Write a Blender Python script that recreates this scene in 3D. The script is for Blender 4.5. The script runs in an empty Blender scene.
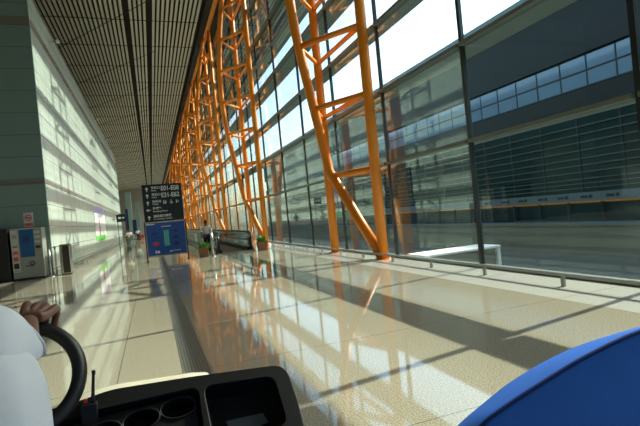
import bpy, bmesh, math, random
from mathutils import Vector, Matrix, Quaternion
random.seed(7)
PI = math.pi
S = bpy.context.scene
COL = S.collection

# ---------------------------------------------------------------- camera
cd = bpy.data.cameras.new('camera'); cam = bpy.data.objects.new('camera', cd); COL.objects.link(cam)
cd.sensor_width = 36.0; cd.lens = 470.0 / 640.0 * 36.0; cd.clip_start = 0.02; cd.clip_end = 2000
def cam_basis():
    f, cx, cy, a = 470.0, 320.0, 213.0, 0.096
    d = Vector(((152 - cx) / f, (228 - cy) / f, 1.0)).normalized()
    u = Vector((-a, -1.0, 0.0)); u.z = -(u.x * d.x + u.y * d.y) / d.z; u.normalize()
    r = d.cross(u)
    if r.x < 0: r = -r
    return r, d, u
_r, _d, _u = cam_basis()
mw = Matrix.Identity(4)
for i, row in enumerate((_r, _d, _u)):
    mw[i][0] = row.x; mw[i][1] = -row.y; mw[i][2] = -row.z
mw[2][3] = 1.65
cam.matrix_world = mw
S.camera = cam

# ---------------------------------------------------------------- light, sky, exposure
SUN_DIR = Vector((-1.0, -0.17, -0.775)).normalized()
w = bpy.data.worlds.new('sky'); S.world = w; w.use_nodes = True
nt = w.node_tree; nt.nodes.clear()
sky = nt.nodes.new('ShaderNodeTexSky'); sky.sky_type = 'NISHITA'; sky.sun_disc = False
sky.sun_elevation = math.asin(-SUN_DIR.z); sky.sun_rotation = math.atan2(-SUN_DIR.x, -SUN_DIR.y)
sky.air_density = 1.0; sky.dust_density = 2.5; sky.ozone_density = 1.0
bg = nt.nodes.new('ShaderNodeBackground'); bg.inputs[1].default_value = 0.62
out = nt.nodes.new('ShaderNodeOutputWorld')
nt.links.new(sky.outputs[0], bg.inputs[0]); nt.links.new(bg.outputs[0], out.inputs[0])
sl = bpy.data.lights.new('sun', 'SUN'); sun = bpy.data.objects.new('sun', sl); COL.objects.link(sun)
sl.energy = 10.5; sl.color = (1.0, 0.89, 0.76); sl.angle = math.radians(0.6)
sun.rotation_euler = SUN_DIR.to_track_quat('-Z', 'Y').to_euler(); sun.location = (40, 10, 40)
S.view_settings.view_transform = 'Standard'; S.view_settings.look = 'None'
S.view_settings.exposure = 0.0; S.view_settings.gamma = 1.0
S.view_settings.use_curve_mapping = False

# ---------------------------------------------------------------- materials
class NB:
    """small node-expression builder"""
    def __init__(self, name):
        self.m = bpy.data.materials.new(name); self.m.use_nodes = True
        self.t = self.m.node_tree; self.t.nodes.clear()
        self.out = self.t.nodes.new('ShaderNodeOutputMaterial')
    def n(self, typ, **kw):
        x = self.t.nodes.new(typ)
        for k, v in kw.items(): setattr(x, k, v)
        return x
    def l(self, a, b): self.t.links.new(a, b)
    def put(self, v, sock):
        if hasattr(v, 'is_output'): self.l(v, sock)
        else: sock.default_value = v
    def math(self, op, a, b=None):
        x = self.n('ShaderNodeMath', operation=op); self.put(a, x.inputs[0])
        if b is not None: self.put(b, x.inputs[1])
        return x.outputs[0]
    def mix(self, f, a, b):
        x = self.n('ShaderNodeMix', data_type='RGBA'); self.put(f, x.inputs[0])
        self.put(a, x.inputs[6]); self.put(b, x.inputs[7]); return x.outputs[2]
    def pos(self):
        tc = self.n('ShaderNodeTexCoord'); s = self.n('ShaderNodeSeparateXYZ'); self.l(tc.outputs['Object'], s.inputs[0])
        return tc.outputs['Object'], s.outputs[0], s.outputs[1], s.outputs[2]
    def noise(self, vec, scale, detail=2.0, rough=0.5):
        x = self.n('ShaderNodeTexNoise'); x.inputs['Scale'].default_value = scale
        x.inputs['Detail'].default_value = detail; x.inputs['Roughness'].default_value = rough
        if vec is not None: self.l(vec, x.inputs['Vector'])
        return x.outputs[0]
    def bump(self, h, strength=0.2, dist=0.01):
        b = self.n('ShaderNodeBump'); b.inputs['Strength'].default_value = strength; b.inputs['Distance'].default_value = dist
        self.l(h, b.inputs['Height']); return b.outputs[0]
    def pbr(self, col, rough=0.5, metal=0.0, spec=0.5, normal=None, coat=0.0, coat_rough=0.05):
        p = self.n('ShaderNodeBsdfPrincipled')
        self.put(col if hasattr(col, 'is_output') else (*col, 1.0), p.inputs['Base Color'])
        self.put(rough, p.inputs['Roughness']); p.inputs['Metallic'].default_value = metal
        p.inputs['Specular IOR Level'].default_value = spec
        p.inputs['Coat Weight'].default_value = coat; p.inputs['Coat Roughness'].default_value = coat_rough
        if normal is not None: self.l(normal, p.inputs['Normal'])
        self.l(p.outputs[0], self.out.inputs[0]); return self.m
def c4(c): return (c[0], c[1], c[2], 1.0)
def simple(name, col, rough=0.5, metal=0.0, var=0.08, scale=8.0, spec=0.5, coat=0.0, bump=0.0, bscale=200.0):
    b = NB(name); v, x, y, z = b.pos()
    nz = b.noise(v, scale, 3.0)
    lo = tuple(c * (1 - var) for c in col); hi = tuple(min(1, c * (1 + var)) for c in col)
    nor = b.bump(b.noise(v, bscale, 2.0), bump, 0.004) if bump else None
    return b.pbr(b.mix(nz, c4(lo), c4(hi)), rough, metal, spec, nor, coat)

def line_mask(b, coord, off, period, width):
    q = b.math('FLOORED_MODULO', b.math('SUBTRACT', coord, off - width / 2), period)
    return b.math('LESS_THAN', q, width)

def mat_floor():
    b = NB('polished_granite'); v, x, y, z = b.pos()
    fine = b.noise(v, 70.0, 2.0, 0.75); mid = b.noise(v, 22.0, 2.0); big = b.noise(v, 0.55, 2.0)
    ramp = b.n('ShaderNodeValToRGB'); b.l(fine, ramp.inputs[0])
    e = ramp.color_ramp.elements
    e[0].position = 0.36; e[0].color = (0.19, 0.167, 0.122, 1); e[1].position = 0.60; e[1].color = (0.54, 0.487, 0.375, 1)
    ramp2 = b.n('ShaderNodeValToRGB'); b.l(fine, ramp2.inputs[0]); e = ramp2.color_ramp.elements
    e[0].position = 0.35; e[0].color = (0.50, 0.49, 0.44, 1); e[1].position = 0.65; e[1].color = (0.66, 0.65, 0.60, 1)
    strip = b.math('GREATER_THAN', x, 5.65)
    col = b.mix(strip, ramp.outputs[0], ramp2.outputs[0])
    col = b.mix(b.math('MULTIPLY', mid, 0.25), col, (0.30, 0.265, 0.21, 1))
    jx = line_mask(b, x, -0.51, 19.0, 0.012); jy = line_mask(b, y, 3.12, 2.4, 0.010)
    j = b.math('MAXIMUM', jx, jy)
    col = b.mix(b.math('MULTIPLY', j, 0.75), col, (0.08, 0.075, 0.06, 1))
    rough = b.math('ADD', b.math('MULTIPLY', big, 0.05), 0.025)
    nor = b.bump(b.noise(v, 3.0, 2.0), 0.008, 0.02)
    return b.pbr(col, rough, 0.0, 0.62, nor)

def mat_panel(name, base, rough):
    b = NB(name); v, x, y, z = b.pos()
    zz = b.math('SUBTRACT', z, b.math('MULTIPLY', b.math('GREATER_THAN', z, 4.2), 0.195))
    h = line_mask(b, zz, 0.265, 0.955, 0.028)
    vy = line_mask(b, y, 23.9, 1.9, 0.035); vx = line_mask(b, x, -4.2, 1.9, 0.02)
    geo = b.n('ShaderNodeNewGeometry'); s = b.n('ShaderNodeSeparateXYZ'); b.l(geo.outputs['Normal'], s.inputs[0])
    side = b.math('GREATER_THAN', b.math('ABSOLUTE', s.outputs[0]), 0.5)
    vert = b.math('MULTIPLY', vy, side)
    j = b.math('MAXIMUM', h, vert)
    band = b.math('MULTIPLY', b.math('GREATER_THAN', z, 4.02), b.math('LESS_THAN', z, 4.24))
    band2 = b.math('MULTIPLY', b.math('GREATER_THAN', z, 10.95), b.math('LESS_THAN', z, 11.34))
    band = b.math('MAXIMUM', band, band2)
    nz = b.noise(v, 0.7, 2.0)
    lo = tuple(c * 0.94 for c in base); hi = tuple(min(1, c * 1.05) for c in base)
    col = b.mix(nz, c4(lo), c4(hi))
    col = b.mix(b.math('MULTIPLY', band, 0.85), col, (0.16, 0.13, 0.11, 1))
    col = b.mix(b.math('MULTIPLY', j, 0.8), col, (0.06, 0.08, 0.075, 1))
    return b.pbr(col, rough, 0.0, 0.5)

def mat_glass(name, tint, refl0=0.065, k=1.0, rough=0.0):
    b = NB(name)
    lw = b.n('ShaderNodeLayerWeight'); lw.inputs['Blend'].default_value = 0.5
    f5 = b.math('POWER', lw.outputs['Facing'], 5.0)
    fac = b.math('ADD', b.math('MULTIPLY', f5, 0.9 * k), refl0)
    v, x, y, z = b.pos()
    nz = b.noise(v, 0.35, 2.0)
    tr = b.n('ShaderNodeBsdfTransparent')
    b.l(b.mix(nz, c4(tuple(t * 0.992 for t in tint)), c4(tint)), tr.inputs[0])
    gl = b.n('ShaderNodeBsdfGlossy'); gl.inputs['Roughness'].default_value = rough; gl.inputs[0].default_value = (0.92, 1.0, 0.98, 1)
    mx = b.n('ShaderNodeMixShader'); b.l(fac, mx.inputs[0]); b.l(tr.outputs[0], mx.inputs[1]); b.l(gl.outputs[0], mx.inputs[2])
    b.l(mx.outputs[0], b.out.inputs[0]); return b.m

def mat_stripes(name, c1, c2, axis, period, width, rough, bump=0.0):
    b = NB(name); v, x, y, z = b.pos(); co = (x, y, z)[axis]
    mk = line_mask(b, co, 0.0, period, width)
    sp = b.noise(v, 120.0, 2.0)
    col = b.mix(mk, c4(c1), c4(c2)); col = b.mix(b.math('MULTIPLY', sp, 0.25), col, c4(tuple(c * 0.6 for c in c1)))
    return b.pbr(col, rough, 0.0, 0.5, b.bump(mk, bump, 0.004) if bump else None)

def mat_fabric(name, col, rough=0.9, scale=900.0, strength=0.25, wrinkle=0.0):
    b = NB(name); v, x, y, z = b.pos()
    wv = b.noise(v, scale, 2.0); big = b.noise(v, 6.0, 3.0)
    c = b.mix(big, c4(tuple(k * 0.82 for k in col)), c4(tuple(min(1, k * 1.12) for k in col)))
    h = wv
    if wrinkle: h = b.math('ADD', b.math('MULTIPLY', wv, 0.15), b.math('MULTIPLY', b.noise(v, 9.0, 2.0), wrinkle))
    return b.pbr(c, rough, 0.0, 0.2, b.bump(h, strength, 0.004 if not wrinkle else 0.03))

M = {}
M['floor'] = mat_floor()
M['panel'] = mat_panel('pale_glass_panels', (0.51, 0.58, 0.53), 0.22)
M['panel_shaded'] = mat_panel('shaded_glass_panels', (0.16, 0.235, 0.215), 0.35)  # same panels as the pale wall, the front wall's shade put into the colour
M['glass'] = mat_glass('tinted_facade_glass', (0.81, 0.885, 0.86))
M['clear'] = mat_glass('balustrade_glass', (0.62, 0.66, 0.66), 0.05)
M['mullion'] = simple('dark_mullion_paint', (0.018, 0.024, 0.024), 0.4)
M['transom'] = simple('grey_green_aluminium', (0.15, 0.17, 0.155), 0.45)
M['shelf'] = simple('pale_grey_green_shelf', (0.26, 0.29, 0.27), 0.5)
M['louvre'] = simple('grey_green_louvre_paint', (0.12, 0.14, 0.125), 0.6)
M['orange'] = simple('orange_steel_paint', (0.86, 0.26, 0.010), 0.4, var=0.12, scale=1.5)
M['slat'] = simple('ceiling_slat_paint', (0.62, 0.58, 0.48), 0.6)
M['void'] = simple('ceiling_void_red_brown', (0.025, 0.014, 0.010), 0.9, var=0.4, scale=0.8)
M['black_soffit'] = simple('black_soffit', (0.012, 0.012, 0.012), 0.7)
M['rail'] = simple('brushed_steel', (0.30, 0.31, 0.29), 0.32, 0.85)
M['steel'] = simple('stainless_steel', (0.55, 0.55, 0.52), 0.25, 0.9)
M['pale_wall'] = simple('pale_far_wall', (0.34, 0.32, 0.27), 0.7)
M['dark_wall'] = simple('dark_wall_paint', (0.10, 0.115, 0.11), 0.7)
M['black'] = simple('black_paint', (0.012, 0.012, 0.013), 0.4)
M['sign_black'] = simple('sign_black_face', (0.010, 0.016, 0.024), 0.35)
M['sign_blue'] = simple('sign_blue_face', (0.020, 0.085, 0.36), 0.3)
M['sign_white'] = simple('sign_white_print', (0.80, 0.82, 0.82), 0.5)
M['sign_green'] = simple('map_green_print', (0.10, 0.50, 0.42), 0.5)
M['sign_red'] = simple('map_red_print', (0.55, 0.05, 0.07), 0.5)
M['map_dim'] = simple('map_dark_print', (0.015, 0.04, 0.14), 0.5)
M['wood'] = simple('copper_brown_planter', (0.24, 0.10, 0.04), 0.5, var=0.25, scale=6)
M['leaf'] = simple('green_leaf', (0.11, 0.30, 0.035), 0.5, var=0.4, scale=12)
M['soil'] = simple('dark_soil', (0.03, 0.02, 0.012), 0.95)
M['skin'] = simple('brown_skin', (0.17, 0.078, 0.047), 0.5, var=0.12, scale=40, bump=0.25, bscale=180)
M['hair'] = simple('black_hair', (0.012, 0.010, 0.009), 0.6)
M['shirt'] = mat_fabric('white_cotton_shirt', (0.64, 0.67, 0.73), 0.9, 700, 0.35, 0.35)
M['trousers'] = mat_fabric('black_trousers', (0.014, 0.014, 0.018))
M['shirt_far'] = simple('white_shirt_cloth', (0.75, 0.70, 0.66), 0.9)
M['eye'] = simple('eye_white', (0.75, 0.73, 0.70), 0.3)
M['blue'] = mat_fabric('blue_seat_cloth', (0.035, 0.16, 0.68), 0.85, 500, 0.3, 0.15)
M['blue_pipe'] = mat_fabric('dark_blue_piping', (0.010, 0.040, 0.20), 0.85)
M['dash'] = simple('black_moulded_plastic', (0.006, 0.006, 0.0065), 0.5, spec=0.3, bump=0.15, bscale=500)
M['dash_deep'] = simple('black_tray_liner', (0.006, 0.006, 0.006), 0.6)
M['dash_grey'] = simple('grey_display_plastic', (0.10, 0.12, 0.13), 0.3)
M['rubber'] = simple('black_grip_rubber', (0.011, 0.011, 0.011), 0.38, bump=0.2, bscale=400)
M['cream'] = simple('cream_body_paint', (0.76, 0.70, 0.56), 0.25, coat=0.5)
M['red'] = simple('red_plastic', (0.55, 0.04, 0.02), 0.4)
M['bin_dark'] = simple('dark_bronze_panel', (0.045, 0.035, 0.025), 0.4)
M['kiosk'] = simple('pale_grey_machine_paint', (0.28, 0.28, 0.25), 0.4)
M['kiosk_white'] = simple('white_sticker_panel', (0.46, 0.48, 0.44), 0.5)
M['kiosk_blue'] = simple('blue_screen_glass', (0.018, 0.095, 0.26), 0.2)
M['poster_white'] = simple('poster_white', (0.80, 0.80, 0.84), 0.4)
M['poster_violet'] = simple('poster_violet', (0.55, 0.42, 0.80), 0.4)
M['poster_green'] = simple('poster_green', (0.12, 0.62, 0.06), 0.4)
M['poster_red'] = simple('poster_red', (0.75, 0.07, 0.08), 0.4)
M['pale_col'] = simple('pale_teal_column_panels', (0.34, 0.48, 0.46), 0.4)
M['navy'] = simple('navy_banner_cloth', (0.012, 0.035, 0.14), 0.5)
M['tactile'] = mat_stripes('grey_ribbed_paving', (0.17, 0.175, 0.155), (0.05, 0.05, 0.045), 0, 0.035, 0.014, 0.35, 0.5)
M['belt'] = simple('black_walkway_belt', (0.02, 0.02, 0.02), 0.5)
M['asphalt'] = simple('grey_apron_concrete', (0.15, 0.145, 0.105), 0.9, var=0.2, scale=0.4)
M['bld_dark'] = simple('dark_grey_cladding', (0.022, 0.023, 0.016), 0.6, var=0.15, scale=0.2)
M['bld_frame'] = simple('dark_window_frame', (0.03, 0.036, 0.038), 0.5)
M['bld_grey'] = simple('grey_fascia_panels', (0.20, 0.235, 0.21), 0.6)
M['bld_beige'] = simple('beige_concrete_wall', (0.29, 0.27, 0.18), 0.8, var=0.2, scale=0.5)
M['bld_line'] = simple('pale_metal_rail', (0.15, 0.205, 0.19), 0.4)
M['white_conc'] = simple('white_painted_concrete', (0.82, 0.82, 0.78), 0.7)
def mat_skyglass():
    b = NB('blue_reflecting_glass'); v, x, y, z = b.pos()
    return b.pbr(b.mix(b.noise(v, 0.6, 1.0), (0.20, 0.31, 0.38, 1), (0.27, 0.38, 0.45, 1)), 0.06, 0.0, 0.8)
M['win_blue'] = mat_skyglass()  # light blue base colour carries part of the sky's reflection
M['win_teal'] = simple('dark_teal_glass', (0.016, 0.042, 0.040), 0.12, var=0.6, scale=0.35, spec=0.4)

# ---------------------------------------------------------------- mesh helpers
class MB:
    def __init__(self): self.v = []; self.f = []; self.sm = []
    def add(self, vs, fs, smooth=False):
        o = len(self.v); self.v += [tuple(p) for p in vs]
        self.f += [tuple(i + o for i in q) for q in fs]; self.sm += [smooth] * len(fs); return self
    def box(self, x0, x1, y0, y1, z0, z1):
        vs = [(x, y, z) for z in (z0, z1) for y in (y0, y1) for x in (x0, x1)]
        return self.add(vs, [(0, 2, 3, 1), (4, 5, 7, 6), (0, 1, 5, 4), (2, 6, 7, 3), (0, 4, 6, 2), (1, 3, 7, 5)])
    def obox(self, c, ax, ay, az):
        c = Vector(c); vs = [c + ax * i + ay * j + az * k for k in (-1, 1) for j in (-1, 1) for i in (-1, 1)]
        return self.add(vs, [(0, 2, 3, 1), (4, 5, 7, 6), (0, 1, 5, 4), (2, 6, 7, 3), (0, 4, 6, 2), (1, 3, 7, 5)])
    def rings(self, rings, cap=True, close=False, smooth=True):
        n = len(rings[0]); vs = [p for r in rings for p in r]; fs = []
        m = len(rings); last = m if close else m - 1
        for i in range(last):
            a, b = i * n, ((i + 1) % m) * n
            for k in range(n):
                fs.append((a + k, a + (k + 1) % n, b + (k + 1) % n, b + k))
        self.add(vs, fs, smooth)
        if cap and not close:
            o = len(self.v) - len(vs)
            self.f.append(tuple(o + k for k in reversed(range(n)))); self.sm.append(False)
            self.f.append(tuple(o + (m - 1) * n + k for k in range(n))); self.sm.append(False)
        return self
    def tube(self, path, r, n=10, close=False, cap=True, flat=1.0):
        P = [Vector(p) for p in path]; m = len(P)
        rs = r if isinstance(r, (list, tuple)) else [r] * m
        T = []
        for i in range(m):
            if close: t = P[(i + 1) % m] - P[i - 1]
            else: t = P[min(i + 1, m - 1)] - P[max(i - 1, 0)]
            T.append(t.normalized())
        ref = Vector((0, 0, 1)) if abs(T[0].z) < 0.9 else Vector((1, 0, 0))
        u = T[0].cross(ref).normalized(); R = []
        for i in range(m):
            if i: u = T[i - 1].rotation_difference(T[i]) @ u
            u = (u - T[i] * u.dot(T[i])).normalized(); v = T[i].cross(u)
            R.append([P[i] + (u * math.cos(2 * PI * k / n) + v * math.sin(2 * PI * k / n) * flat) * rs[i] for k in range(n)])
        return self.rings(R, cap, close)
    def prism(self, poly, z0, z1, axis='z'):
        n = len(poly)
        def at(p, h):
            if axis == 'z': return (p[0], p[1], h)
            if axis == 'y': return (p[0], h, p[1])
            return (h, p[0], p[1])
        vs = [at(p, z0) for p in poly] + [at(p, z1) for p in poly]
        fs = [tuple(range(n - 1, -1, -1)), tuple(range(n, 2 * n))] + [(i, (i + 1) % n, n + (i + 1) % n, n + i) for i in range(n)]
        return self.add(vs, fs)
    def ellipsoid(self, c, rx, ry, rz, n=16, m=10):
        R = []
        for i in range(m + 1):
            th = PI * i / m; s = max(math.sin(th), 0.02)
            R.append([(c[0] + rx * s * math.cos(2 * PI * k / n), c[1] + ry * s * math.sin(2 * PI * k / n), c[2] - rz * math.cos(th)) for k in range(n)])
        return self.rings(R, True)
    def mesh(self, name):
        me = bpy.data.meshes.new(name); me.from_pydata(self.v, [], self.f)
        bm = bmesh.new(); bm.from_mesh(me); bmesh.ops.recalc_face_normals(bm, faces=bm.faces); bm.to_mesh(me); bm.free()
        me.polygons.foreach_set('use_smooth', self.sm); me.update(); return me
    def build(self, name, mat, parent=None, loc=None):
        return link(name, self.mesh(name), mat, parent, loc)
def link(name, me, mat, parent=None, loc=None):
    o = bpy.data.objects.new(name, me); COL.objects.link(o)
    if mat is not None:
        me.materials.clear(); me.materials.append(mat)
    if parent is not None: o.parent = parent
    if loc is not None: o.location = loc
    return o
def bevel(o, width, seg=2, angle=30):
    m = o.modifiers.new('bevel', 'BEVEL'); m.width = width; m.segments = seg; m.limit_method = 'ANGLE'; m.angle_limit = math.radians(angle)
    return o
def tag(o, label, cat, group=None, kind=None):
    if label: o['label'] = label
    if cat: o['category'] = cat
    if group: o['group'] = group
    if kind: o['kind'] = kind
    return o
def thing(name, loc, label, cat, group=None, rz=0.0):
    o = bpy.data.objects.new(name, None); COL.objects.link(o); o.location = loc; o.rotation_euler = (0, 0, rz); o.empty_display_size = 0.2
    return tag(o, label, cat, group)
def struct(o): o['kind'] = 'structure'; return o
def baked(name, o_in):
    """apply modifiers of a temporary object, return the mesh"""
    dg = bpy.context.evaluated_depsgraph_get(); dg.update()
    me = bpy.data.meshes.new_from_object(o_in.evaluated_get(dg)); me.name = name
    old = o_in.data; bpy.data.objects.remove(o_in)
    return me
def text_mesh(s, size):
    cu = bpy.data.curves.new('lettering', 'FONT'); cu.body = s; cu.size = size; cu.extrude = 0.003; cu.offset = size * 0.018; cu.align_x = 'LEFT'
    o = bpy.data.objects.new('lettering', cu); COL.objects.link(o); bpy.context.view_layer.update()
    return baked('lettering', o)
def lettering(s, size, mat, parent, x, y, z, face='-y', width=None, name='lettering'):
    me = text_mesh(s, size); o = link(name, me, mat, parent)
    if face == '-y': o.rotation_euler = (PI / 2, 0, 0)
    elif face == '-x': o.rotation_euler = (PI / 2, 0, -PI / 2)
    o.location = (x, y, z)
    if width and len(me.vertices):
        xs = [v.co.x for v in me.vertices]; wd = max(xs) - min(xs)
        if wd > 1e-4: o.scale = (width / wd, 1, 1)
    return o
def skin_mesh(name, verts, edges, radii, root=0, sub=2, smooth=True):
    me = bpy.data.meshes.new(name); me.from_pydata([tuple(v) for v in verts], edges, [])
    o = bpy.data.objects.new(name, me); COL.objects.link(o)
    sk = o.modifiers.new('skin', 'SKIN'); sk.use_smooth_shade = smooth
    for i, r in enumerate(radii):
        d = me.skin_vertices[0].data[i]; d.radius = (r, r) if not isinstance(r, tuple) else r; d.use_root = (i == root)
    if sub:
        ss = o.modifiers.new('sub', 'SUBSURF'); ss.levels = sub; ss.render_levels = sub
    bpy.context.view_layer.update()
    r = baked(name, o)
    for p in r.polygons: p.use_smooth = smooth
    return r

# ================================================================ SETTING
FX = 7.15                                    # inner face of the facade glass
Y0, Y1 = -14.7, 225.3
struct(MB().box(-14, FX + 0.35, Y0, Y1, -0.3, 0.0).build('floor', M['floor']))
struct(MB().box(0.18, 0.48, -6, 60, 0.0, 0.005).build('trim_1', M['tactile']))
struct(MB().box(-14.2, -14.0, Y0, Y1, 0, 20.5).build('wall_left', M['dark_wall']))
struct(MB().box(-14.2, 7.5, Y0 - 0.2, Y0, 0, 20.5).build('wall_back', M['dark_wall']))
struct(MB().box(-14.2, 7.5, Y1, Y1 + 0.2, 0, 20.5).build('wall_far', M['pale_wall']))
# the pale glass-panelled block on the left
blk = MB(); blk.box(-4.35, -4.2, 23.45, 76, 0, 12.5)
struct(blk.build('wall_side', M['panel']))
struct(MB().box(-14, -4.2, 23.3, 23.45, 0, 12.5).build('wall_front', M['panel_shaded']))
struct(MB().box(-14, -4.2, 76.0, 76.15, 0, 12.5).build('wall_rear', M['panel']))
struct(MB().box(-14, -4.2, 23.3, 76.15, 12.5, 12.6).build('wall_cap', M['transom']))
struct(MB().box(-4.2, -4.17, 23.35, 76, 0.0, 0.14).build('baseboard_left', M['rail']))
# ceiling: longitudinal slats under a dark void
CZ = 19.6
sl_ = MB(); x = 5.35; k = 0
while x > -13.5:
    if not (-0.55 < x < -0.2 or 1.15 < x < 1.50):
        sl_.box(x - 0.10, x + 0.10, Y0, Y1, CZ, CZ + 0.09)
    x -= 0.36
ceil = struct(sl_.build('ceiling', M['slat']))
cb = MB(); y = 0.2
while y < 220:
    cb.box(-14, 6.2, y - 0.04, y + 0.04, CZ - 0.03, CZ); y += 6.1
for y in range(-20, 215, 12):
    d = Vector((9.0, -12.2, 0)).normalized(); c = Vector((-4, y + 6.3, CZ - 0.02)); cb.obox(c, d * 10, Vector((-d.y, d.x, 0)) * 0.03, Vector((0, 0, 0.015)))
cb.build('joint_bar', M['black_soffit'], ceil)
struct(MB().box(-14.2, 5.9, Y0, Y1, CZ + 0.7, CZ + 0.9).build('roof_void', M['void']))
struct(MB().box(5.9, 8.3, Y0, Y1, CZ + 0.25, CZ + 0.9).build('roof_edge', M['black_soffit']))

# facade: one window per 4 m bay, each with its glass, mullion, transoms and louvre blades
bay0 = {}
def bay_parts():
    b = {}
    b['glass'] = (MB().box(0, 0.02, 0.05, 4.0, 0.0, 19.6).mesh('glass'), M['glass'])
    b['mullion'] = (MB().box(-0.03, 0.06, -0.05, 0.05, 0.0, 19.6).mesh('mullion'), M['mullion'])
    tr = []; sh = []
    for z, xo in ((2.95, 0.60), (5.20, 0.85), (7.30, 0.60), (9.58, 0.90), (11.1, 0.7), (12.6, 0.7), (14.95, 0.7), (17.05, 0.7)):
        tr.append((MB().box(-0.12, 0.12, 0.05, 4.0, z - 0.03, z + 0.05).mesh('transom'), M['transom']))
        sh.append((MB().box(0.13, xo, 0.02, 4.03, z, z + 0.035).mesh('sunshade_shelf'), M['shelf']))
    b['shelf'] = sh
    b['transom'] = tr
    lv = MB(); z = 11.35; s = Vector((1, 0, 0.775)).normalized(); nn = Vector((-s.z, 0, s.x))
    while z < 18.9:
        lv.obox(Vector((0.10, 2.0, z)) + s * 0.48, s * 0.46, Vector((0, 1.98, 0)), nn * 0.012); z += 0.42
    b['louvre'] = (lv.mesh('louvre_blades'), M['louvre'])
    b['sill'] = (MB().box(-0.10, 0.16, 0.0, 4.05, 0.0, 0.06).mesh('sill'), M['transom'])
    return b
BP = bay_parts()
def place(name, mm, parent):
    return link(name, mm[0], mm[1], parent)
nb = int((Y1 + 15.2) / 4.05)
for i in range(nb):
    w_ = bpy.data.objects.new('window_%d' % (i + 1), None); COL.objects.link(w_); w_.location = (FX, -15.2 + 4.05 * i, 0); struct(w_)
    place('glass', BP['glass'], w_); place('mullion', BP['mullion'], w_)
    for t in BP['transom']: place('transom', t, w_)
    for t in BP['shelf']: place('sunshade_shelf', t, w_)
    place('louvre_blades', BP['louvre'], w_); place('sill', BP['sill'], w_)
MB().box(-0.03, 0.06, -0.05, 0.05, 0.0, 19.6).build('mullion', M['mullion'], w_, (0, 4.05, 0))

# ================================================================ TRUSS COLUMNS
def bez(pts, n=6):
    """Catmull-Rom through points"""
    P = [Vector(p) for p in pts]; P = [P[0] * 2 - P[1]] + P + [P[-1] * 2 - P[-2]]; o = []
    for i in range(1, len(P) - 2):
        a, b, c, d = P[i - 1:i + 3]
        for k in range(n):
            t = k / n
            o.append(0.5 * ((2 * b) + (c - a) * t + (2 * a - 5 * b + 4 * c - d) * t * t + (3 * b - a - 3 * c + d) * t ** 3))
    o.append(P[-2]); return o
def inner_x(z):
    T = [(0, 6.05), (3.0, 5.97), (5.2, 5.62), (7.3, 5.28), (9.3, 5.10), (11.2, 5.12), (13.2, 5.28), (15.3, 5.55), (17.4, 5.95), (19.6, 6.45)]
    for (a, p), (b, q) in zip(T, T[1:]):
        if a <= z <= b: return p + (q - p) * (z - a) / (b - a)
    return 6.45
TX = 6.70
def truss_parts():
    L = []
    ip = [(TX - 6.7, -2.0, 0.0)]
    zs = [3.0, 5.2, 7.3, 9.3, 11.2, 13.2, 15.3, 17.4, 19.9]
    up = bez([(inner_x(z) - TX, 0.0, z) for z in zs], 4)
    path = [Vector((0.0, -2.0, 0.02)), Vector((-0.3, -1.15, 1.25)), Vector((-0.55, -0.42, 2.35))] + up
    L.append(('inner_chord', MB().tube(path, 0.165, 14).mesh('inner_chord')))
    for y in (-2.05, 2.05):
        L.append(('outer_chord', MB().tube([(0, y, 0.0), (0, y, 6.6), (0, y, 13), (0, y, 19.9)], 0.165, 14).mesh('outer_chord')))
        L.append(('foot_plate', MB().tube([(0, y, 0.0), (0, y, 0.03)], 0.26, 16).mesh('foot_plate')))
    for z in (2.85, 5.2, 7.35, 9.45, 11.5, 13.6, 15.7, 17.8):
        ix = inner_x(z) - TX
        L.append(('strut', MB().tube([(ix, 0, z), (0, -2.05, z)], 0.095, 10).mesh('strut')))
        L.append(('strut', MB().tube([(ix, 0, z), (0, 2.05, z + 0.1)], 0.075, 10).mesh('strut')))
        L.append(('strut', MB().tube([(0, -2.05, z), (0, 2.05, z + 0.1)], 0.085, 10).mesh('strut')))
    return L
TP = truss_parts()
labels = ['orange steel tube truss column nearest the camera, its bent inner tube meeting the floor',
          'second orange truss column, standing behind the right-hand potted plant',
          'third orange truss column, just right of the walking person',
          'fourth orange truss column, rising behind the walking person',
          'fifth orange truss column along the glass wall',
          'sixth orange truss column along the glass wall',
          'seventh orange truss column, seen just right of the black sign board',
          'eighth orange truss column, mostly behind nearer trusses',
          'farthest visible orange truss column at the end of the row']
for i in range(8):
    t = thing('truss_column', (TX, 15.25 + 16 * i, 0), labels[i] if i < 7 else labels[8], 'column', 'orange truss columns along the glass wall')
    for n_, me in TP: link(n_, me, M['orange'], t)
tag(MB().tube([(6.62, -14, 20.0), (6.62, 60, 20.0), (6.62, 224, 20.0)], 0.25, 12).build('ceiling_edge_beam', M['orange']),
    'long orange steel tube along the ceiling edge above the truss columns', 'beam')

# ================================================================ LOW GUARD RAILS
def guard_rail(x, ya, yb, step, label, first):
    t = thing('guard_rail', (x, ya, 0), label, 'rail')
    MB().box(-0.025, 0.025, 0, yb - ya, 0.175, 0.225).build('rail', M['rail'], t)
    pm = MB().box(-0.02, 0.02, -0.035, 0.035, 0, 0.176).mesh('post'); y = first - ya
    while y < yb - ya:
        link('post', pm, M['rail'], t, (0, y, 0)); y += step
    return t
guard_rail(6.45, -5.9, 86, 2.0, 'low steel guard rail on short posts along the foot of the glass wall', -5.85)
guard_rail(-4.02, 26.6, 74, 2.0, 'low steel guard rail along the pale panelled wall', 27.0)

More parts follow.
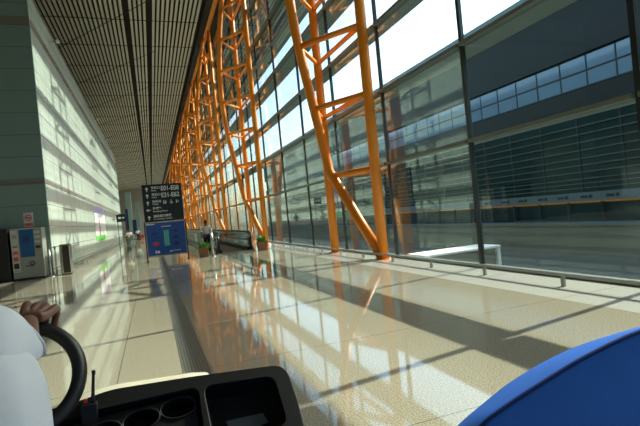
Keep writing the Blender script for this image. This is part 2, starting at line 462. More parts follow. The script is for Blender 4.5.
# ================================================================ OUTSIDE
struct(MB().box(7.5, 160, -80, 260, -4.2, -4.0).build('ground_outside', M['asphalt']))
struct(MB().box(-14, 7.5, Y0, Y1, -4.2, -0.3).build('foundation', M['dark_wall']))
BX = 36.0
bld = thing('terminal_building', (BX, 0, -4.0), 'long dark terminal wing across the apron with a blue window band and orange line', 'building')
BA, BB = -30.0, 150.0
MB().box(0.25, 14, BA, BB, 0, 23.2).build('wall', M['bld_dark'], bld)
MB().box(-0.2, 0.3, BA, BB, 16.8 + 0.2, 23.2).build('upper_cladding', M['bld_dark'], bld)
MB().box(-2.0, 14.4, BA, BB, 23.0, 23.5).build('roof', M['bld_grey'], bld)
MB().box(-0.1, 0.3, BA, BB, 11.8, 14.1).build('spandrel', M['bld_dark'], bld)
MB().box(-0.25, 0.3, BA, BB, 4.35, 5.15).build('fascia', M['bld_grey'], bld)
MB().box(-0.32, -0.2, BA, BB, 4.22, 4.37).build('orange_line', M['orange'], bld)
MB().box(-1.6, -0.2, BA, BB, 2.35, 2.6).build('ledge', M['bld_grey'], bld)
MB().box(-1.5, 0.0, BA, BB, 0.0, 2.35).build('lower_wall', M['bld_beige'], bld)
wf = MB().box(-0.06, 0.3, 0, 2.73, 0, 0.12).box(-0.06, 0.3, 0, 0.12, 0.12, 1.32).mesh('window_frame')
wg = MB().box(-0.02, 0.25, 0.12, 2.73, 0.12, 1.32).mesh('pane')
y = -14.0; ny = 0
while ny < 40:
    for z in (14.15, 15.5):
        f = link('window', wf, M['bld_frame'], bld, (0, y, z)); link('pane', wg, M['win_blue'], f)
    y += 2.73; ny += 1
MB().box(-0.04, 0.27, BA, BB, 5.2, 11.8).build('curtain_wall', M['win_teal'], bld)
cl = MB(); y = -14.0
while y < 95:
    cl.box(-0.12, 0.0, y, y + 0.16, 5.2, 11.8); y += 4.1
cl.build('curtain_wall_posts', M['bld_frame'], bld)
rl = MB()
for z in (5.5, 5.9, 6.3, 6.9, 7.5, 8.1, 8.8, 9.5, 10.2, 10.9): rl.box(-0.2, -0.05, BA, BB, z, z + 0.07)
rl.build('curtain_wall_rails', M['bld_line'], bld)
pm = MB().box(-0.5, -0.35, 0, 0.22, 2.6, 4.3).mesh('post')
for k in range(14): link('post', pm, M['bld_frame'], bld, (0, 12 + k * 3.4, 0))
MB().box(-0.15, 0.3, BA, BB, 2.6, 4.25).build('lower_glazing', M['win_teal'], bld)
for y in (43.5, 40.7, 38.2, 35.6, 33.2, 30.7, 28.2):        # small dark gate marks, too far away to read
    g = MB().box(-0.28, -0.24, y - 0.55, y - 0.25, 4.62, 4.92)
    g.build('gate_mark', M['bld_frame'], bld); MB().box(-0.28, -0.24, y - 0.1, y + 0.6, 4.66, 4.86).build('gate_mark', M['bld_frame'], bld)
# white-topped block crossing outward from the glass wall
pb = thing('parapet_block', (8.72, 12.35, -4.1), 'white-topped low parapet block just outside the glass wall', 'parapet')
bevel(MB().box(-1.40, 1.36, -0.50, 0.50, 4.12, 4.2).build('coping', M['white_conc'], pb), 0.03, 3)
MB().box(-1.30, 1.22, -0.38, 0.46, 0.1, 4.12).build('block', M['asphalt'], pb)
bevel(MB().box(1.23, 1.35, -0.48, 0.48, 0.1, 4.12).build('end_panel', M['white_conc'], pb), 0.02)

# ================================================================ DIRECTORY SIGN
sg = thing('directory_sign', (0.62, 24.2, 0), 'freestanding black gate direction board above a blue map panel', 'sign')
bevel(MB().box(-0.92, 0.92, -0.05, 0.05, 1.93, 3.75).build('direction_board', M['sign_black'], sg), 0.015)
mp = bevel(MB().box(-0.90, 0.90, -0.05, 0.05, 0.30, 1.86).build('map_panel', M['sign_blue'], sg), 0.01)
for a in (0.25, 1.86): MB().box(-0.93, 0.93, -0.06, 0.06, a, a + 0.05).build('frame_rail', M['steel'], sg)
for s in (-1, 1): MB().box(s * 0.95 - 0.03, s * 0.95 + 0.03, -0.05, 0.05, 0, 1.95).build('post', M['black'], sg)
for s in (-1, 1): MB().box(s * 0.95 - 0.06, s * 0.95 + 0.06, -0.25, 0.25, 0, 0.03).build('foot', M['black'], sg)
def arrow(x, z, ang, s=0.11):
    poly = [(-0.22, -1), (0.22, -1), (0.22, 0.05), (0.75, 0.05), (0, 1.0), (-0.75, 0.05), (-0.22, 0.05)]
    ca, sa = math.cos(ang), math.sin(ang)
    MB().prism([(x + s * (p * ca - q * sa), z + s * (p * sa + q * ca)) for p, q in poly], -0.056, -0.049, 'y').build('arrow', M['sign_white'], sg)
rows = [3.52, 3.19, 2.85, 2.51, 2.14]
for i, z in enumerate(rows): arrow(-0.70, z, 0 if i != 3 else PI / 2)
YT = -0.054
lettering('登机口', 0.14, M['sign_white'], sg, -0.50, YT, rows[0] + 0.01); lettering('Gates', 0.10, M['sign_white'], sg, -0.50, YT, rows[0] - 0.10)
lettering('E01-E08', 0.31, M['sign_white'], sg, -0.06, YT, rows[0] - 0.09, width=0.84)
lettering('登机口', 0.14, M['sign_white'], sg, -0.50, YT, rows[1] + 0.01); lettering('Gates', 0.10, M['sign_white'], sg, -0.50, YT, rows[1] - 0.10)
lettering('E31-E62', 0.31, M['sign_white'], sg, -0.06, YT, rows[1] - 0.09, width=0.84)
lettering('洗手间', 0.14, M['sign_white'], sg, -0.50, YT, rows[2] + 0.01); lettering('Toilets', 0.10, M['sign_white'], sg, -0.50, YT, rows[2] - 0.10)
lettering('吸烟室', 0.14, M['sign_white'], sg, -0.50, YT, rows[3] + 0.02); lettering('Smoking Room', 0.11, M['sign_white'], sg, -0.50, YT, rows[3] - 0.11)
lettering('国际国内转乘', 0.14, M['sign_white'], sg, -0.50, YT, rows[4] + 0.01); lettering('Int / Domestic Transfer', 0.09, M['sign_white'], sg, -0.50, YT, rows[4] - 0.11)
def pictogram(x, z, kind):
    m = MB()
    if kind == 'toilet':
        for dx in (-0.045, 0.045):
            m.box(x + dx - 0.022, x + dx + 0.022, -0.056, -0.049, z - 0.08, z + 0.04); m.tube([(x + dx, -0.056, z + 0.065), (x + dx, -0.049, z + 0.065)], 0.022, 10)
        m.box(x - 0.004, x + 0.004, -0.056, -0.049, z - 0.09, z + 0.09)
    elif kind == 'wheelchair':
        m.tube([(x + 0.055 * math.cos(k * 0.42), -0.053, z - 0.03 + 0.055 * math.sin(k * 0.42)) for k in range(15)], 0.009, 6, close=True)
        m.box(x - 0.02, x + 0.012, -0.056, -0.049, z - 0.02, z + 0.06); m.tube([(x - 0.004, -0.056, z + 0.085), (x - 0.004, -0.049, z + 0.085)], 0.02, 10)
        m.box(x + 0.01, x + 0.07, -0.056, -0.049, z - 0.03, z - 0.012)
    else:
        m.tube([(x - 0.03, -0.056, z + 0.06), (x - 0.03, -0.049, z + 0.06)], 0.024, 10); m.box(x - 0.05, x - 0.01, -0.056, -0.049, z - 0.07, z + 0.03)
        m.box(x + 0.02, x + 0.08, -0.056, -0.049, z - 0.02, z + 0.01); m.box(x + 0.04, x + 0.06, -0.056, -0.049, z + 0.01, z + 0.06)
    m.build('pictogram', M['sign_white'], sg)
pictogram(0.08, rows[2], 'toilet'); pictogram(0.38, rows[2], 'wheelchair'); pictogram(0.66, rows[2], 'nursery')
# map print
for x0 in (-0.11, 0.05):
    MB().box(x0, x0 + 0.075, -0.056, -0.049, 0.72, 1.50).build('map_concourse', M['sign_green'], mp)
MB().box(-0.025, 0.04, -0.056, -0.049, 0.74, 1.46).build('map_strip', M['sign_green'], mp)
for (x, z, a, b_, m_) in ((-0.50, 0.86, 0.15, 0.10, 'sign_red'), (-0.55, 1.36, 0.12, 0.06, 'map_dim'), (0.45, 1.42, 0.10, 0.07, 'map_dim'), (0.45, 1.12, 0.14, 0.08, 'map_dim'), (0.45, 0.80, 0.14, 0.12, 'map_dim'), (-0.48, 1.16, 0.14, 0.012, 'map_dim')):
    MB().prism([(x + a * math.cos(t * PI / 8), z + b_ * math.sin(t * PI / 8)) for t in range(16)], -0.056, -0.049, 'y').build('map_mark', M[m_], mp)
for (x0, x1, z0, z1) in ((-0.56, -0.50, 0.40, 0.54), (-0.47, -0.36, 0.40, 0.52), (0.12, 0.62, 0.45, 0.475), (0.10, 0.20, 0.42, 0.45), (-0.85, -0.5, 1.79, 1.83), (-0.2, 0.25, 1.66, 1.69)):
    MB().box(x0, x1, -0.056, -0.049, z0, z1).build('map_caption', M['sign_white'], mp)

# ================================================================ MOVING WALKWAY, POST, PLANTERS
mwk = thing('moving_walkway', (3.90, 24.0, 0), 'moving walkway with glass balustrades starting behind the potted plants', 'walkway')
MB().box(-0.62, 0.62, 0.0, 44, 0.005, 0.05).build('belt', M['belt'], mwk)
MB().box(-0.95, 0.95, -0.35, 0.0, 0.0, 0.04).build('comb_plate', M['rail'], mwk)
for s in (-1, 1):
    MB().box(s * 0.80 - 0.15, s * 0.80 + 0.15, 0.3, 44, 0.0, 0.22).build('skirt', M['black'], mwk)
    MB().box(s * 0.82 - 0.01, s * 0.82 + 0.01, 0.4, 44, 0.22, 0.98).build('balustrade_glass', M['clear'], mwk)
    hp = [(s * 0.82, 44, 1.0), (s * 0.82, 20, 1.0), (s * 0.82, 0.5, 1.0)] + [(s * 0.82, 0.5 - 0.42 * math.sin(a), 0.58 + 0.42 * math.cos(a)) for a in [PI * k / 10 for k in range(1, 11)]]
    MB().tube(hp, 0.05, 8).build('handrail', M['black'], mwk)
    MB().box(s * 0.82 - 0.06, s * 0.82 + 0.06, 0.15, 0.42, 0.0, 0.7).build('newel', M['black'], mwk)
tag(MB().tube([(0, 0, 0), (0, 0, 0.02)], 0.13, 16).tube([(0, 0, 0.02), (0, 0, 1.28)], 0.05, 12).ellipsoid((0, 0, 1.28), 0.05, 0.05, 0.04).build('steel_bollard', M['steel'], None, (2.68, 23.3, 0)),
    'tall steel post between the left planter and the walking person', 'post')
tag(MB().tube([(0, 0, 0), (0, 0, 0.02)], 0.10, 16).tube([(0, 0, 0.02), (0, 0, 1.15)], 0.035, 12).ellipsoid((0, 0, 1.15), 0.035, 0.035, 0.03).build('steel_bollard', M['steel'], None, (4.62, 23.0, 0)),
    'slim steel post beside the right planter', 'post')
def planter(loc, label, seed):
    t = thing('potted_plant', loc, label, 'plant', None)
    bx = MB()
    R = []
    for z, h in ((0.0, 0.20), (0.46, 0.25), (0.46, 0.22), (0.40, 0.215)):
        R.append([(-h, -h, z), (h, -h, z), (h, h, z), (-h, h, z)])
    bx.rings(R, True, smooth=False); bx.build('planter_box', M['wood'], t)
    MB().box(-0.21, 0.21, -0.21, 0.21, 0.38, 0.42).build('soil', M['soil'], t)
    r_ = random.Random(seed); lf = MB()
    for k in range(150):
        a = r_.uniform(0, 2 * PI); e = r_.uniform(0.25, 1.45); ln = r_.uniform(0.22, 0.44); wd = r_.uniform(0.018, 0.035)
        b0 = Vector((r_.uniform(-0.16, 0.16), r_.uniform(-0.16, 0.16), 0.41)); d = Vector((math.cos(a) * math.cos(e), math.sin(a) * math.cos(e), math.sin(e)))
        s_ = d.cross(Vector((0, 0, 1))).normalized() * wd; m1 = b0 + d * ln * 0.6; tip = b0 + d * ln + Vector((0, 0, -0.05))
        up = Vector((0, 0, 0.006))
        lf.add([b0, m1 - s_, tip, m1 + s_, m1 + up], [(0, 1, 4), (1, 2, 4), (2, 3, 4), (3, 0, 4)])
    lf.build('foliage', M['leaf'], t); return t
planter((2.25, 23.6, 0), 'green potted plant in a brown box left of the walkway entrance', 1)
planter((5.12, 23.3, 0), 'green potted plant in a brown box right of the walkway entrance', 2)

# ================================================================ PEOPLE
def far_person(loc, h, label, shirt, trous, rz=0.0, step=0.12, bend=0.0):
    t = thing('person', loc, label, 'person', None, rz)
    k = h / 1.75
    V = [(0, 0, 0.95), (0, 0.01, 1.18), (0, 0.0, 1.40), (0, 0.01, 1.50), (0, 0.02, 1.56), (0, 0.02, 1.64), (0, 0.015, 1.72),
         (-0.19, 0, 1.42), (-0.25, -0.03, 1.14), (-0.25, 0.10, 0.92), (-0.25, 0.14, 0.82), (0.19, 0, 1.42), (0.25, -0.02, 1.14), (0.25, 0.08, 0.91), (0.25, 0.12, 0.81),
         (-0.09, 0, 0.90), (-0.09, step * 0.6, 0.50), (-0.09, step * 0.2, 0.09), (-0.09, step * 0.2 + 0.14, 0.04), (0.09, 0, 0.90), (0.09, -step * 0.2, 0.50), (0.09, -step * 1.6, 0.10), (0.09, -step * 1.6 + 0.13, 0.05)]
    E = [(0, 1), (1, 2), (2, 3), (3, 4), (4, 5), (5, 6), (2, 7), (7, 8), (8, 9), (9, 10), (2, 11), (11, 12), (12, 13), (13, 14), (0, 15), (15, 16), (16, 17), (17, 18), (0, 19), (19, 20), (20, 21), (21, 22)]
    r = [0.14, 0.125, 0.13, 0.055, 0.075, 0.095, 0.07, 0.065, 0.048, 0.036, 0.03, 0.065, 0.048, 0.036, 0.03, 0.085, 0.06, 0.042, 0.035, 0.085, 0.06, 0.042, 0.035]
    sc = lambda vs: [(a * k, b * k, c * k) for a, b, c in vs]
    link('body', skin_mesh('body', sc(V), E, [q * k for q in r], 0, 1), M['skin'], t)
    si = [0, 1, 2, 7, 8, 11, 12]; mp_ = {0: 0, 1: 1, 2: 2, 7: 3, 8: 4, 11: 5, 12: 6}
    link('shirt', skin_mesh('shirt', sc([V[i] for i in si]), [(0, 1), (1, 2), (2, 3), (3, 4), (2, 5), (5, 6)], [q * k for q in (0.155, 0.15, 0.15, 0.085, 0.07, 0.085, 0.07)], 0, 1), shirt, t)
    ti = [0, 15, 16, 17, 19, 20, 21]
    link('trousers', skin_mesh('trousers', sc([V[i] for i in ti]), [(0, 1), (1, 2), (2, 3), (0, 4), (4, 5), (5, 6)], [q * k for q in (0.15, 0.105, 0.08, 0.07, 0.105, 0.08, 0.07)], 0, 1), trous, t)
    link('hair', MB().ellipsoid((0, 0.0, 1.69 * k), 0.092 * k, 0.10 * k, 0.085 * k, 12, 8).mesh('hair'), M['hair'], t)
    return t
far_person((2.72, 25.9, 0), 1.78, 'person in a white shirt and black trousers walking away beside the moving walkway', M['shirt_far'], M['trousers'])
far_person((-1.95, 44.5, 0), 1.72, 'person in a white top standing beyond the black sign by the pale wall', M['shirt_far'], M['bld_grey'])
far_person((-2.6, 56.0, 0), 1.72, 'distant person in dark clothes walking along the pale wall', M['trousers'], M['trousers'], PI)
far_person((-1.9, 70.0, 0), 1.72, 'distant person in a pale shirt near the far columns', M['shirt_far'], M['trousers'])

# ================================================================ LEFT SIDE OBJECTS
ks = thing('vending_kiosk', (-4.95, 22.85, 0), 'grey self-service machine with a blue screen against the dark panelled wall', 'machine')
bevel(MB().box(-0.55, 0.60, -0.38, 0.38, 0.08, 2.14).build('cabinet', M['kiosk'], ks), 0.02)
MB().box(-0.52, 0.57, -0.33, 0.36, 0.0, 0.08).build('plinth', M['black'], ks)
MB().box(-0.22, 0.29, -0.40, -0.37, 0.95, 2.08).build('screen', M['kiosk_blue'], ks)
MB().box(-0.10, 0.14, -0.405, -0.398, 1.55, 1.85).build('screen_picture', M['map_dim'], ks)
st = MB().box(-0.53, -0.27, -0.395, -0.37, 0.35, 2.08).build('sticker_panel', M['kiosk_white'], ks)
for z0, z1, m_ in ((1.75, 1.9, 'kiosk'), (1.38, 1.44, 'wood'), (1.1, 1.22, 'poster_red'), (0.82, 0.98, 'sign_red'), (0.5, 0.72, 'black'), (0.4, 0.44, 'kiosk')):
    MB().box(-0.49, -0.31, -0.402, -0.394, z0, z1).build('sticker', M[m_], st)
for z0 in (1.9, 1.7, 1.5): MB().box(0.32, 0.52, -0.39, -0.375, z0, z0 + 0.10).build('label_plate', M['kiosk_white'], ks)
MB().box(0.34, 0.52, -0.395, -0.375, 1.28, 1.38).build('card_slot', M['black'], ks)
MB().tube([(0.17 + 0.09 * math.cos(a * PI / 8), -0.385, 0.68 + 0.07 * math.sin(a * PI / 8)) for a in range(16)], 0.018, 6, close=True).build('emblem', M['bld_frame'], ks)
MB().box(-0.08, 0.22, -0.39, -0.378, 0.55, 0.585).build('emblem_bar', M['bld_frame'], ks)
cbx = tag(MB().box(-7.6, -5.62, 22.6, 23.29, 0, 2.2).build('dark_cabinet', M['black']), 'black cabinet at the frame edge beside the grey machine', 'cabinet')
bevel(cbx, 0.02)
ns = thing('no_smoking_sign', (-4.95, 23.3, 2.52), 'small no-smoking notice on the dark wall above the grey machine', 'sign')
MB().box(-0.18, 0.18, -0.02, 0.0, -0.30, 0.30).build('plaque', M['kiosk_white'], ns)
MB().tube([(0.125 * math.cos(a * PI / 12), -0.026, 0.07 + 0.125 * math.sin(a * PI / 12)) for a in range(24)], 0.018, 6, close=True).tube([(-0.085, -0.026, 0.155), (0.085, -0.026, -0.015)], 0.015, 6).build('prohibition_ring', M['sign_red'], ns)
MB().box(-0.09, 0.09, -0.027, -0.019, 0.05, 0.085).build('cigarette', M['black'], ns)
MB().box(-0.16, 0.16, -0.026, -0.019, -0.27, -0.15).build('red_strip', M['sign_red'], ns)
bn = thing('litter_bin', (-3.62, 23.05, 0), 'tall stainless litter bin standing at the corner of the pale wall', 'bin')
bevel(MB().box(-0.22, 0.22, -0.2, 0.2, 0.03, 1.32).build('bin_body', M['steel'], bn), 0.05, 3)
MB().box(-0.10, 0.17, -0.215, -0.195, 0.08, 1.25).build('dark_front', M['bin_dark'], bn)
MB().box(-0.20, 0.20, -0.18, 0.18, 0.0, 0.03).build('plinth', M['black'], bn)
for i, (x_, y_) in enumerate(((-4.02, 23.0), (-4.18, 22.7))):
    tag(MB().tube([(0, 0, 0), (0, 0, 0.025)], 0.14, 16).tube([(0, 0, 0.02), (0, 0, 1.25)], 0.035, 12).box(-0.045, 0.045, -0.045, 0.045, 1.18, 1.27).build('queue_post', M['steel'], None, (x_, y_, 0)),
        ('slim steel queue post nearest the tall litter bin', 'slim steel queue post nearest the grey machine')[i], 'post', 'queue posts by the corner')
ps = thing('wall_poster', (-4.19, 45.2, 0), 'large white poster with a red figure and green base on the pale wall', 'poster')
MB().box(0, 0.03, -4.2, 4.2, 1.1, 3.85).build('sheet', M['poster_white'], ps)
MB().box(0.031, 0.04, -4.2, 4.2, 3.3, 3.85).build('violet_band', M['poster_violet'], ps)
MB().box(0.031, 0.04, -4.2, 4.2, 1.1, 1.45).build('green_band', M['poster_green'], ps)
MB().prism([(-1.5, 1.45), (-0.7, 1.45), (-0.8, 2.0), (-0.5, 2.2), (-0.85, 2.35), (-0.95, 2.8), (-1.25, 2.8), (-1.3, 2.3), (-1.7, 2.1), (-1.4, 1.95)], 0.031, 0.045, 'x').build('red_figure', M['poster_red'], ps)
# hanging black sign on two posts far along the wall
bs = thing('gate_sign', (-2.6, 47.5, 0), 'black sign board on thin posts far along the pale wall', 'sign')
MB().box(-0.42, 0.42, -0.06, 0.06, 2.5, 3.2).build('board', M['sign_black'], bs)
for s in (-1, 1): MB().tube([(s * 0.34, 0, 0), (s * 0.34, 0, 2.5)], 0.035, 8).build('post', M['bld_frame'], bs)
MB().box(-0.26, -0.02, -0.068, -0.06, 2.78, 2.96).build('arrow_mark', M['sign_white'], bs); MB().box(0.06, 0.26, -0.068, -0.06, 2.80, 2.92).build('text_mark', M['sign_white'], bs)
for (x0, x1, z0, z1, y_, l_) in ((-3.75, -3.35, 1.0, 5.0, 80, 'tall navy banner stand just beyond the end of the pale wall'), (-2.95, -2.35, 0.9, 3.3, 84, 'shorter navy banner stand far down the hall')):
    t = thing('banner_stand', ((x0 + x1) / 2, y_, 0), l_, 'banner'); hw = (x1 - x0) / 2
    MB().box(-hw, hw, -0.03, 0.03, z0, z1).build('banner', M['navy'], t); MB().box(-hw, hw, -0.2, 0.2, 0, 0.06).build('base', M['black'], t)
    MB().tube([(0, 0.05, 0.06), (0, 0.05, z1)], 0.03, 8).build('pole', M['black'], t)
for (xc, hw, y_, z1, l_) in ((-3.45, 0.42, 88, 8.2, 'pale square pillar beyond the end of the pale wall'), (-2.35, 0.35, 98, 7.0, 'pale pillar farther down the hall, right of the first')):
    t = thing('pillar', (xc, y_, 0), l_, 'pillar')
    MB().box(-hw, hw, -hw, hw, 0.15, z1).build('shaft', M['pale_col'], t); MB().box(-hw - .05, hw + .05, -hw - .05, hw + .05, 0, 0.15).build('base', M['rail'], t)
    MB().box(-hw - .05, hw + .05, -hw - .05, hw + .05, z1, z1 + 0.15).build('cap', M['rail'], t)
o = thing('luggage_cart', (-1.6, 78, 0), 'small red luggage trolley far down the hall', 'trolley')
MB().box(-0.35, 0.35, -0.5, 0.5, 0.25, 0.75).build('basket', M['red'], o)
for a in (-0.28, 0.28):
    for b_ in (-0.4, 0.4): MB().tube([(a - 0.03, b_, 0.12), (a + 0.03, b_, 0.12)], 0.12, 12).build('wheel', M['black'], o)
MB().box(-0.33, 0.33, -0.48, 0.48, 0.2, 0.25).build('chassis', M['rail'], o)
MB().tube([(-0.3, -0.5, 0.7), (-0.3, -0.7, 1.0), (0.3, -0.7, 1.0), (0.3, -0.5, 0.7)], 0.025, 8).build('handle', M['rail'], o)
for i, (y_, z_) in enumerate(((28.4, 12.15), (48.4, 12.3), (58.6, 12.25))):
    t = thing('wall_spotlight', (-4.2, y_, z_), ('nearest white spotlight on the top edge of the pale wall', 'middle white spotlight on the top edge of the pale wall', 'farthest white spotlight on the top edge of the pale wall')[i], 'lamp', 'spotlights on the pale wall')
    MB().box(0, 0.3, -0.03, 0.03, -0.03, 0.03).build('arm', M['steel'], t)
    MB().tube([(0.3, 0.0, 0.06), (0.38, -0.25, -0.1)], [0.07, 0.10], 12).build('lamp_head', M['sign_white'], t)

# ================================================================ THE CART
TH = math.radians(8)
cart = thing('electric_cart', (0, 1.0, 0), 'electric passenger cart carrying the camera, black dashboard and blue seat', 'cart', None, -TH)
CT = Matrix.Translation((0, 1.0, 0)) @ Matrix.Rotation(-TH, 4, 'Z'); CI = CT.inverted()
def W(p): return CI @ Vector(p)               # world -> cart space
U = Vector((math.cos(TH), -math.sin(TH), 0)); F = Vector((math.sin(TH), math.cos(TH), 0)); UP = Vector((0, 0, 1))
DO = Vector((0.05, 1.75, 1.10)); DV = (F + UP).normalized(); DN = U.cross(DV).normalized()
if DN.z < 0: DN = -DN
def D(u, v, n=0.0): return W(DO + U * u + DV * v + DN * n)
def loop_round(pts, r, seg=5):
    o = []; n = len(pts)
    for i in range(n):
        p0, p1, p2 = Vector(pts[i - 1]), Vector(pts[i]), Vector(pts[(i + 1) % n])
        a = (p0 - p1); b = (p2 - p1); rr_ = min(r, a.length * 0.45, b.length * 0.45)
        s = p1 + a.normalized() * rr_; e = p1 + b.normalized() * rr_
        for k in range(seg + 1):
            t = k / seg; o.append(tuple(s * (1 - t) ** 2 + p1 * 2 * t * (1 - t) + e * t * t))
    return o
def plate_wells(outer, holes, n_top, n_bot, depth, lip=0.0):
    """moulded plate in the dashboard plane with real wells; outer, holes: uv loops"""
    bm = bmesh.new()
    def ring(pts, n): 
        vs = [bm.verts.new(D(p[0], p[1], n)) for p in pts]
        es = [bm.edges.new((vs[i], vs[(i + 1) % len(vs)])) for i in range(len(vs))]
        return vs, es
    ov, oe = ring(outer, n_top); al = list(oe); hv = []
    for h in holes:
        v_, e_ = ring(h, n_top); al += e_; hv.append(v_)
    bmesh.ops.triangle_fill(bm, edges=al, use_beauty=True, use_dissolve=False)
    bv = [bm.verts.new(D(p[0], p[1], n_bot)) for p in outer]
    for i in range(len(ov)): bm.faces.new((ov[i], ov[(i + 1) % len(ov)], bv[(i + 1) % len(ov)], bv[i]))
    bm.faces.new(bv)
    for h, vs in zip(holes, hv):
        c = Vector((sum(p[0] for p in h) / len(h), sum(p[1] for p in h) / len(h)))
        lo = [bm.verts.new(D(c.x + (p[0] - c.x) * 0.93, c.y + (p[1] - c.y) * 0.93, n_top - depth)) for p in h]
        for i in range(len(vs)):
            f = bm.faces.new((vs[i], vs[(i + 1) % len(vs)], lo[(i + 1) % len(vs)], lo[i]))
        bm.faces.new(lo)
    bmesh.ops.recalc_face_normals(bm, faces=bm.faces)
    me = bpy.data.meshes.new('moulding'); bm.to_mesh(me); bm.free(); return me
outer = loop_round([(-0.62, -0.055), (-0.33, -0.01), (-0.24, 0.012), (0.03, 0.012), (0.37, 0.003), (0.395, -0.17), (0.40, -0.52), (-0.62, -0.52)], 0.055, 6)
tray = loop_round([(0.072, -0.032), (0.322, -0.036), (0.345, -0.215), (0.10, -0.235)], 0.035, 5)
leftw = loop_round([(-0.56, -0.10), (-0.30, -0.055), (0.055, -0.03), (0.08, -0.30), (-0.56, -0.34)], 0.03, 4)
db = link('dashboard', plate_wells(outer, [tray, leftw], 0.0, -0.12, 0.10), M['dash'], cart)
bevel(db, 0.012, 3, 40)
MB().rings([[D(p[0], p[1], n) for p in outer] for n in (-0.02, -0.005)], False).build('edge_trim', M['dash'], db)
def oval(u, v, a, b_, ang=0.0, n=22):
    return [(u + a * math.cos(t) * math.cos(ang) - b_ * math.sin(t) * math.sin(ang), v + a * math.cos(t) * math.sin(ang) + b_ * math.sin(t) * math.cos(ang)) for t in [2 * PI * k / n for k in range(n)]]
chold = link('cup_holder', plate_wells(loop_round([(-0.53, -0.115), (-0.30, -0.075), (0.04, -0.042), (0.062, -0.29), (-0.53, -0.32)], 0.02, 4),
        [oval(-0.015, -0.085, 0.058, 0.034, 0.05), oval(-0.135, -0.105, 0.058, 0.034, 0.08), oval(-0.25, -0.125, 0.052, 0.032, 0.1)], -0.02, -0.10, 0.075), M['dash'], cart)
bevel(chold, 0.004, 2, 40)
for (u, v, a, b_, g) in ((-0.015, -0.085, 0.058, 0.034, 0.05), (-0.135, -0.105, 0.058, 0.034, 0.08), (-0.25, -0.125, 0.052, 0.032, 0.1)):
    MB().tube([D(p[0], p[1], -0.018) for p in oval(u, v, a + 0.002, b_ + 0.002, g)], 0.0035, 6, close=True).build('cup_lip', M['dash'], chold)
gp = MB(); gp.rings([[D(p[0], p[1], n) for p in loop_round([(-0.20, -0.165), (-0.055, -0.150), (-0.05, -0.27), (-0.20, -0.27)], 0.01, 3)] for n in (-0.025, -0.012)], True, smooth=False)
gp.build('display_panel', M['dash_grey'], chold)
# things lying in the tray, and the knobs under it
bk = MB(); bk.rings([[D(p[0], p[1], n) for p in [(0.14, -0.135), (0.27, -0.13), (0.285, -0.165), (0.16, -0.20)]] for n in (-0.095, -0.080)], True, smooth=False)
nbk = tag(bk.build('notebook', M['dash_grey'], None), 'dark notebook lying in the dashboard tray', 'notebook'); nbk.matrix_world = CT
for (u, v) in ((0.215, -0.245), (0.275, -0.24)):
    MB().tube([D(u, v, -0.005), D(u, v, 0.02)], [0.016, 0.013], 14).build('knob', M['dash'], db)
    MB().tube([D(u, v, 0.02), D(u, v, 0.024)], [0.005, 0.004], 8).build('knob_cap', M['steel'], db)
# front body shell in cream paint
cw = MB(); R = []
for i in range(19):
    xx = -0.84 + i * (1.10 / 18)
    top = 1.058 - 0.9 * max(0.0, -0.28 - xx) ** 2 * 0.6 - 1.6 * max(0.0, xx - 0.0) ** 1.3
    yb = 0.99 - 0.10 * abs((xx + 0.24) / 0.6) ** 3
    R.append([(xx, yb - 0.12, top - 0.12), (xx, yb - 0.06, top - 0.04), (xx, yb - 0.01, top - 0.006), (xx, yb + 0.02, top - 0.01), (xx, yb + 0.06, top - 0.07), (xx, yb + 0.09, 0.50), (xx, yb + 0.02, 0.30), (xx, yb - 0.12, 0.30)])
cw.rings(R, True); cowl = cw.build('front_cowl', M['cream'], cart)
MB().box(-0.85, 0.28, -1.6, 0.90, 0.26, 0.34).build('floor_pan', M['dash'], cart)
for sx in (-0.74, 0.18):
    for sy in (0.55, -1.2):
        wh = MB().tube([(sx - 0.09, sy, 0.22), (sx + 0.09, sy, 0.22)], 0.22, 24).build('wheel', M['rubber'], cart)
        MB().tube([(sx - 0.095, sy, 0.22), (sx + 0.095, sy, 0.22)], 0.11, 16).build('hub', M['steel'], wh)
bevel(MB().box(-0.82, 0.30, -0.36, 0.20, 0.34, 0.58).build('seat_box', M['cream'], cart), 0.03)
for x0, x1 in ((-0.80, -0.14), (-0.10, 0.30)):
    bevel(MB().box(x0, x1, -0.30, 0.24, 0.58, 0.66).build('seat_cushion', M['blue'], cart), 0.035, 3)
bevel(MB().box(-0.82, 0.28, -1.55, -1.05, 0.34, 0.66).build('rear_seat_box', M['cream'], cart), 0.03)
bevel(MB().box(-0.80, 0.26, -1.57, -1.02, 0.66, 0.76).build('rear_cushion', M['blue'], cart), 0.035, 3)
P0 = Vector((0.37, 0.56, 0))
